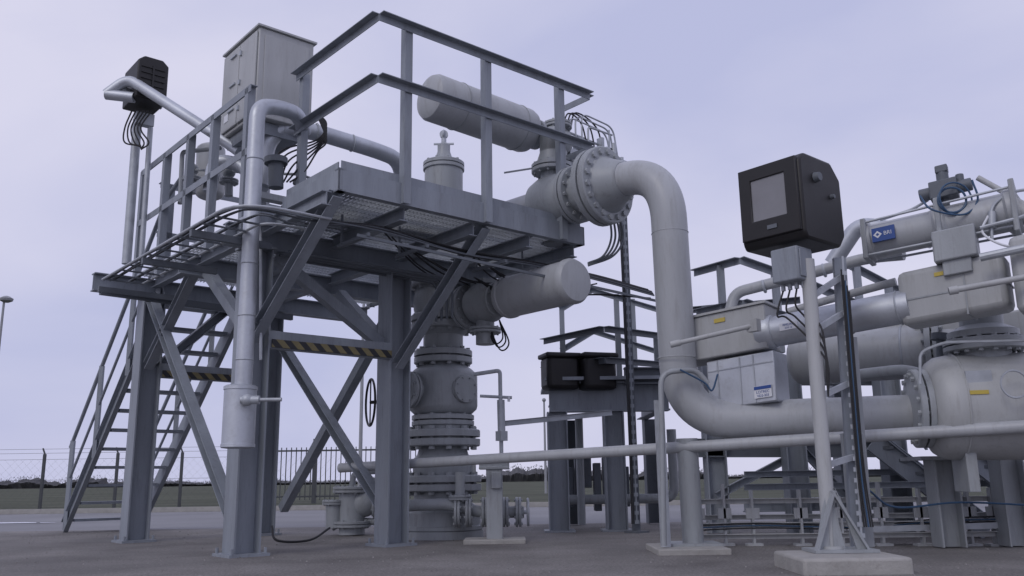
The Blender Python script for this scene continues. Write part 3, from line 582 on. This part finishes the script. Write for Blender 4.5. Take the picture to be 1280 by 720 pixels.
b.box(pb_+V((.06,0,.012)),.42,.3,.02,(X,Y,Z));b.seg(pb_+V((-.12,-.08,.02)),pb_+V((.03,-.06,.4)),.05,.015);b.seg(pb_+V((.22,-.08,.02)),pb_+V((.02,-.06,.4)),.05,.015);mk('foot_bracket',b,lite,DP)
mk('back_plate',Bd().box(V((cb_.x+.06,6.5,.5)),.16,.05,.8,(X,Y,Z)),lite,DP,bev=.005)
mk('concrete_plinth',Bd().box(V((pp.x+.0,6.0,-.0)),.68,.66,.2,(X,Y,Z)),conc,None,bev=.02,label='pale concrete plinth under the display post',cat='plinth')
for k in range(5): mk('cable',Bd().hose([ct_.lerp(cb_,.05+.02*k)-Y*.06+X*(.012*k-.02),ct_.lerp(cb_,.45)-Y*.06+X*(.011*k-.01),ct_.lerp(cb_,.75)-Y*.06+X*(.012*k),ct_.lerp(cb_,.93)-Y*.06+X*(.02+.015*k)],.006),rubber if k!=2 else bluehose,DP)
HR=thing('hoop_rail','bent grey tube guard rail beside the riser','guard rail',S(832,680,7.4))
mk('hoop',Bd().tube([S(830,682,7.4),S(826,465,7.4),S(870,462,7.4),S(885,480,7.4)],.024,.12,12),lite,HR)
mk('channel',Bd().C(V((S(834,682,7.45).x,7.5,.02)),V((S(834,682,7.45).x,7.5,S(834,500,7.5).z)),.04,.08,.006,up=X),galv,HR)
mk('cable',Bd().hose([S(850,462,7.35),S(880,478,7.35),S(890,488,7.35),S(897,468,7.4)],.008),bluehose,HR)
# ================================================================ RIGHT SKID
def axb(p,q):
    d=(q-p).normalized();s=d.cross(Z).normalized();return d,s,s.cross(d)
yv=6.95
MV=thing('mainline_valve','large pale grey mainline ball valve with bolted flanges','valve',S(1215,600,yv))
c=S(1240,508,yv)
dx=(V((1,-.2,0))).normalized()
mk('body',Bd().lathe(c-dx*.5,dx,[(.22,0),(.30,.02),(.36,.05),(.395,.1),(.41,.18),(.415,.5),(.415,.9),(.4,1.05),(.3,1.15)],56),cream,MV)
b=Bd();b.flange(c-dx*.53,dx,.31,.055,16);mk('flange',b,lite,MV)
mk('weld_band',Bd().torus(c-dx*.27,dx,.412,.008,56,6).torus(c+dx*.28,dx,.415,.008,56,6),cream,MV)
b=Bd().cyl(c+Z*.33,c+Z*.62,.19);b.flange(c+Z*.48,Z,.3,.045,16);b.lathe(c+Z*.54,Z,[(.26,0),(.26,.05),(.16,.1),(.16,.2)],28);mk('bonnet',b,lite,MV)
for t_ in (-.25,.3): mk('foot',Bd().box(c-Z*.5+dx*t_,.08,.4,.3,(dx,dx.cross(Z),Z)),lite,MV,bev=.005)
sn=dx.cross(Z).normalized()
mk('tag',Bd().box(c-dx*.2+sn*.41+Z*.08,.13,.01,.03,(dx,sn,Z)),yellow,MV);mk('rating_plate',Bd().box(c-dx*.18+sn*.365+Z*.2,.18,.03,.09,(dx,sn,Z)),galv,MV)
b=Bd().tube([S(1150,480,6.7),S(1150,440,6.7),S(1180,428,6.6),S(1300,425,6.4)],.012,.06,8);b.torus(S(1268,480,6.45),Y,.1,.008,24,6)
mk('impulse_tubing',b,galv,MV)
P2=thing('bypass_pipe','wide pale grey pipe behind the insulated line','pipe',S(1080,445,8.6))
p,q=S(985,450,8.7),S(1170,438,8.0)
mk('pipe_body',Bd().tank(p,q+(q-p)*.4,.25,.5,32),pipew,P2)
for t in (.3,.8): mk('band',Bd().torus(p.lerp(q,t),q-p,.252,.01),galv,P2)
mk('flange',Bd().flange(q,q-p,.33,.06,14),lite,P2)
IL=thing('insulated_line','aluminium clad pipe with pale insulation boxes','pipe',S(1000,410,7.3))
p,q=S(950,418,7.45),S(1138,382,6.75)
d,s,u_=axb(p,q)
mk('cladding',Bd().cyl(p,q,.13,None,36),clad,IL)
mk('end_collar',Bd().lathe(p-d*.03,d,[(.09,0),(.14,.02),(.155,.05),(.155,.13),(.14,.16)],36),clad,IL)
b=Bd()
for t in (.38,.62,.93): b.torus(p.lerp(q,t),d,.131,.008,28,6)
mk('strap',b,galv,IL)
c1=S(904,422,7.7);mk('insulation_box',Bd().box(c1,.9,.36,.38,(d,s,Z)),cream,IL,bev=.012)
mk('box_lid',Bd().box(c1+Z*.2,.94,.40,.02,(d,s,Z)),cream,IL)
mk('tag',Bd().box(c1+s*.186+d*.05+Z*.12,.1,.006,.035,(d,s,Z)),yellow,IL)
ra=S(838,431,7.25);rb=S(942,407,7.15);mk('lever_rod',Bd().cyl(ra,rb,.02).cyl(ra,ra+(rb-ra)*.12,.027).box(rb,.06,.1,.1),cream,IL)
c2=S(935,478,7.6);mk('insulation_box',Bd().box(c2,.6,.34,.42,(d,s,Z)),clad,IL,bev=.01)
mk('insulation_box',Bd().box(S(912,455,7.9),.1,.5,.6,(d,s,Z)),clad,IL,bev=.005)
b=Bd()
for t in (-.2,0,.12): b.box(c2+s*.174+d*t,.012,.006,.4,(d,s,Z))
mk('box_rib',b.box(c2+s*.174+Z*.12,.58,.006,.01,(d,s,Z)),galv,IL)
lb=c2+s*(.18)+d*.19-Z*.12
mk('sign_plate',Bd().box(lb,.15,.008,.10,(d,s,Z)),white,IL);mk('sign_header',Bd().box(lb+s*.005+Z*.034,.146,.008,.026,(d,s,Z)),blue,IL)
text('lettering','LOTREC',lb+s*.0055-Z*.002,d,Z,.031,blue,IL);text('lettering','VD2-303',lb+s*.0055-Z*.033,d,Z,.028,blue,IL)
p3,q3=S(1130,378,6.85),S(1262,352,6.4)
c3=(p3+q3)/2;d3,s3,_=axb(p3,q3)
mk('insulation_box',Bd().box(c3,(q3-p3).length,.34,.42,(d3,s3,Z)),cream,IL,bev=.045)
mk('box_seam',Bd().box(c3-Z*.02,(q3-p3).length+.012,.352,.012,(d3,s3,Z)).box(c3+d3*.1,.012,.352,.43,(d3,s3,Z)),lite,IL)
mk('tag',Bd().box(c3+Z*.13+s3*.174-d3*.04,.12,.006,.03,(d3,s3,Z)),yellow,IL)
mk('insulation_box',Bd().box(q3+d3*.3,.5,.5,.56,(d3,s3,Z)),cream,IL,bev=.045)
ra,rb=S(1186,364,6.2),S(1300,343,6.0);mk('lever_rod',Bd().cyl(ra,rb,.022).cyl(ra,ra+(rb-ra)*.1,.03),cream,IL)
lb=p.lerp(q,.24)+s*.129
mk('sign_plate',Bd().box(lb,.15,.014,.06,(d,s,Z)),white,IL);text('lettering','PIPELINE',lb+s*.008+Z*.012,d,Z,.025,blue,IL);text('lettering','GTS 12',lb+s*.008-Z*.014,d,Z,.02,blue,IL)
BP=thing('branch_pipe','slim bent pale pipe above the insulated line','pipe',S(960,360,7.8))
mk('pipe_body',Bd().tube([S(912,392,7.9),S(918,366,7.9),S(1000,345,7.6),S(1085,322,7.3),S(1130,318,7.1)],.05,.15,16),pipew,BP)
mk('pipe_body',Bd().tube([S(1040,330,7.9),S(1072,282,7.75),S(1100,284,7.6),S(1165,300,7.3)],.075,.2,18),clad,BP)
mk('pipe_body',Bd().tube([S(985,390,7.7),S(1045,372,7.5),S(1120,352,7.2)],.035,.1,12),cream,BP)
for u,v,yy_ in ((955,358,7.75),(1030,338,7.5)): mk('coupling',Bd().torus(S(u,v,yy_),S(u+10,v-2.6,yy_-.03)-S(u,v,yy_),.05,.014,20,8),galv,BP)
PA_=thing('piston_actuator','pale grey double acting piston actuator with tie rods','valve actuator',S(1170,300,6.8))
p,q=S(1082,304,6.95),S(1275,262,6.35);d,s,_=axb(p,q);L_=(q-p).length
mk('cylinder',Bd().lathe(p,d,[(.16,0),(.16,.06),(.14,.07),(.14,.5),(.145,.52),(.17,.54),(.17,.6),(.15,.62),(.15,L_-.1),(.18,L_-.08),(.18,L_)],40),pipew,PA_)
b=Bd()
for dz,ds in ((.15,.15),(.15,-.15),(-.15,.15),(-.15,-.15)): b.cyl(p+d*.02+Z*dz*.9+s*ds*.9,p+d*(L_-.02)+Z*dz+s*ds,.01)
mk('tie_rod',b,galv,PA_)
for t,w2 in ((.57,.38),(L_-.03,.4),(.02,.33)): mk('end_plate',Bd().box(p+d*t,.04,w2,w2,(d,s,Z)),lite,PA_,bev=.008)
lb=p+d*.17+s*.168
mk('logo_plate',Bd().box(lb,.17,.03,.11,(d,s,Z)),blue,PA_);text('lettering','BRI',lb+s*.0162+d*.033,d,Z,.044,white,PA_)
dm=lb+s*.0165-d*.042;k_=.033;mk('emblem',Bd().add([dm-d*k_,dm+Z*k_*.9,dm+d*k_,dm-Z*k_*.9],[(0,1,2,3)]),white,PA_);k_=.014;dm=dm+s*.001;mk('emblem',Bd().add([dm-d*k_,dm+Z*k_*.9,dm+d*k_,dm-Z*k_*.9],[(0,1,2,3)]),blue,PA_)
c=S(1195,308,6.5);mk('yoke_box',Bd().box(c,.3,.26,.24,(d,s,Z)),lite,PA_,bev=.012);mk('yoke_neck',Bd().box(c-Z*.16,.2,.2,.14,(d,s,Z)),lite,PA_,bev=.008)
b=Bd();sp_=S(1180,238,6.6);b.box(sp_,.2,.16,.14,(d,s,Z));b.cyl(sp_,sp_+Z*.15,.045);b.box(sp_+Z*.17,.09,.09,.06,(d,s,Z));b.cyl(sp_-d*.18,sp_+d*.2,.05);b.cyl(sp_-Z*.18,sp_,.03);b.cyl(sp_+d*.12,sp_+d*.12+Z*.1,.03)
mk('solenoid_valve',b,steeld,PA_,bev=.008)
c=S(1190,250,6.45);b=Bd().torus(c,Y+X*.2,.1,.009,28,8).torus(c+X*.03+Z*.01,Y-X*.1,.13,.007,28,8);mk('coiled_hose',b,bluehose,PA_)
mk('coiled_hose',Bd().hose([S(1215,225,6.4),S(1222,250,6.4),S(1205,268,6.4),S(1165,262,6.4),S(1150,245,6.5)],.008),bluehose,PA_)
b=Bd().tube([S(1240,300,6.3),S(1238,258,6.3),S(1262,240,6.3),S(1290,236,6.3)],.012,.08,8);b.tube([S(1225,285,6.3),S(1275,272,6.2),S(1300,262,6.2)],.014,.05,8);b.cyl(S(1240,285,6.3),S(1240,265,6.3),.03)
b.tube([S(1100,275,6.9),S(1140,262,6.8),S(1160,250,6.7)],.012,.05,8);b.tube([S(1225,322,6.2),S(1300,306,6.0)],.03,.05,10)
mk('impulse_tubing',b,galv,PA_)
mk('impulse_tubing',Bd().hose([S(1235,270,6.3),S(1228,290,6.3),S(1250,305,6.2),S(1285,312,6.2)],.009),white,PA_)
b=Bd().cyl(S(1222,222,6.5),S(1262,244,6.4),.022).cyl(S(1258,238,6.4),S(1275,262,6.4),.045).cyl(S(1262,258,6.4),S(1300,275,6.3),.08);mk('limit_switch',b,cream,PA_)
EQ=thing('insulated_valve_box','row of pale rectangular insulation boxes with tags','insulation box',S(1240,400,7.5))
mk('housing',Bd().box(S(1222,420,7.8),1.0,.35,.3,(d,s,Z)).box(S(1140,412,8.2),.5,.35,.3,(d,s,Z)),cream,EQ,bev=.02)
mk('side_pipe',Bd().tube([S(1060,470,7.9),S(1130,462,7.6),S(1160,470,7.4),S(1162,500,7.3)],.05,.1,14),lite,EQ)
for u,v in ((1175,425),(1205,420)): mk('valve_stem',Bd().cyl(S(u,v+22,7.3),S(u,v-6,7.3),.03).cyl(S(u,v,7.3),S(u,v-8,7.3),.07),steeld,EQ)
RS=thing('low_steel_staircase','dark grey steel access stairs by the pipe skid','stairs',V((5,8.6,0)))
p,q=S(1090,552,8.7),S(1235,665,8.7)
off=Y*.8+X*.4
for o in (V((0,0,0)),off): mk('stringer',Bd().C(p+o,q+o,.05,.2,.01),steel,RS)
for i in range(7):
    t=(i+.5)/7;c=p.lerp(q,t);mk('step',Bd().seg(c,c+off,.24,.03),steeld,RS)
p,q=S(1195,560,8.3),S(1300,640,8.3)
for o in (V((0,0,0)),Y*.7+X*.3): mk('stringer',Bd().C(p+o,q+o,.05,.16,.01),steel,RS)
for i in range(5):
    t=(i+.5)/5;c=p.lerp(q,t);mk('step',Bd().seg(c,c+Y*.7+X*.3,.22,.03),steeld,RS)
LR=thing('low_pipe_barrier','low galvanised angle rails on short posts over ground','barrier',V((4,8.2,0)))
y=8.3
for v,yo in ((622,0),(642,.1),(652,0),(666,-.05)): mk('rail',Bd().L(S(855,v+2,y+yo),S(1300,v-3,y+yo-.6),.05,.045,.006),cream,LR)
for v,yo in ((590,.9),(606,.5)): mk('rail',Bd().C(S(930,v+3,y+yo),S(1300,v-3,y+yo-.3),.05,.06,.006),steel,LR)
for u in (872,905,940,1000,1050,1100,1150,1180,1210,1240,1265):
    t=(u-855)/445;y_=y-.6*t-.04;pz=S(u,640,y_);mk('post',Bd().seg(V((pz.x,y_,0)),V((pz.x,y_,.42+.06*(u%3))),.06,.02).box(V((pz.x,y_-.02,.28)),.12,.02,.09,(X,Y,Z)).box(V((pz.x,y_,.01)),.14,.1,.02,(X,Y,Z)),pipew,LR)
b=Bd();q0,q1=S(1080,662,7.9),S(1300,655,7.6);q2=V((0,.3,0))
b.seg(q0,q1,.02,.05);b.seg(q0+q2,q1+q2,.02,.05)
for i in range(24): m_=q0.lerp(q1,i/23.);b.seg(m_,m_+q2,.03,.012)
mk('cable_ladder',b,galv,LR)
for k in range(3): mk('cable',Bd().hose([S(870,657+3*k,8.2),S(950,654+3*k,8.1),S(1080,657+2*k,8.0),S(1180,648+3*k,7.8),S(1300,644+4*k,7.6)],.006),rubber if k!=1 else bluehose,LR)
mk('cable',Bd().hose([S(1085,612,6.8),S(1120,634,7.0),S(1200,628,7.2),S(1300,632,7.2)],.008),bluehose,LR)
# ================================================================ FENCES / LAMP
yf=22.
FN=thing('chain_link_fence','wire mesh site fence with dark posts beside grass','fence',V((-10,yf,0)))
for x_ in [S(u,600,yf).x for u in (-28,53,145,226,305)]: mk('post',Bd().seg(V((x_,yf,0)),V((x_,yf,1.38)),.06,.06).seg(V((x_,yf,1.38)),V((x_-.06,yf,1.52)),.03,.03),fdark,FN)
b=Bd();xa,xb=S(-40,600,yf).x,S(345,600,yf).x
for zz in (.1,.75,1.25,1.4,1.5): b.seg(V((xa,yf,zz)),V((xb,yf,zz)),.007,.007)
nx=int((xb-xa)/.2)
for i in range(nx+6):
    for sgn in (1,-1):
        x0=xa+i*.2;x1=x0+sgn*1.15
        b.seg(V((x0,yf,.1)),V((x1,yf,1.25)),.0015,.0015,up=Y)
mk('wire_mesh',b,fdark,FN)
BF=thing('bar_fence','dark vertical bar gate and fence beyond the road','fence',V((-5,27,0)))
yb_=27.;xa,xb=S(338,600,yb_).x,S(520,600,yb_).x;b=Bd();x_=xa
while x_<xb: b.seg(V((x_,yb_,.1)),V((x_,yb_,1.65)),.025,.025);x_+=.15
mk('bar_panel',b,fdark,BF);b=Bd();b.seg(V((xa,yb_,.2)),V((xb,yb_,.2)),.04,.05);b.seg(V((xa,yb_,1.55)),V((xb,yb_,1.55)),.04,.05);mk('rail',b,fdark,BF)
for u in (338,393,475): x_=S(u,600,yb_).x;mk('post',Bd().seg(V((x_,yb_,0)),V((x_,yb_,1.9)),.12,.12),fdark,BF)
SL=thing('street_lamp','slender grey street lamp with round head beyond fence','street lamp',V((S(-9,500,32).x,32,0)))
hd=S(8,374,32);x_=S(-2,440,32).x
mk('pole',Bd().cyl(V((x_,32,0)),V((x_,32,hd.z-.1)),.07,.04).cyl(V((x_,32,hd.z-.1)),V((hd.x,32,hd.z-.02)),.035),lampm,SL)
mk('lamp_head',Bd().lathe(V((hd.x,32,hd.z-.12)),Z,[(.1,0),(.22,.06),(.24,.14),(.12,.22),(.02,.25)],20),lampm,SL)
for u,v0,y in ((452,375,26.),(680,500,40.)):
    x_=S(u,500,y).x;ML=thing('light_pole','thin grey pole beyond the road','pole',V((x_,y,0)));mk('pole',Bd().cyl(V((x_,y,0)),V((x_,y,S(u,v0,y).z)),.06,.04),lampm,ML);mk('cap',Bd().sphere(V((x_,y,S(u,v0,y).z)),.09),lampm,ML)
sc.view_settings.view_transform='Standard';sc.view_settings.look='None';sc.view_settings.exposure=0
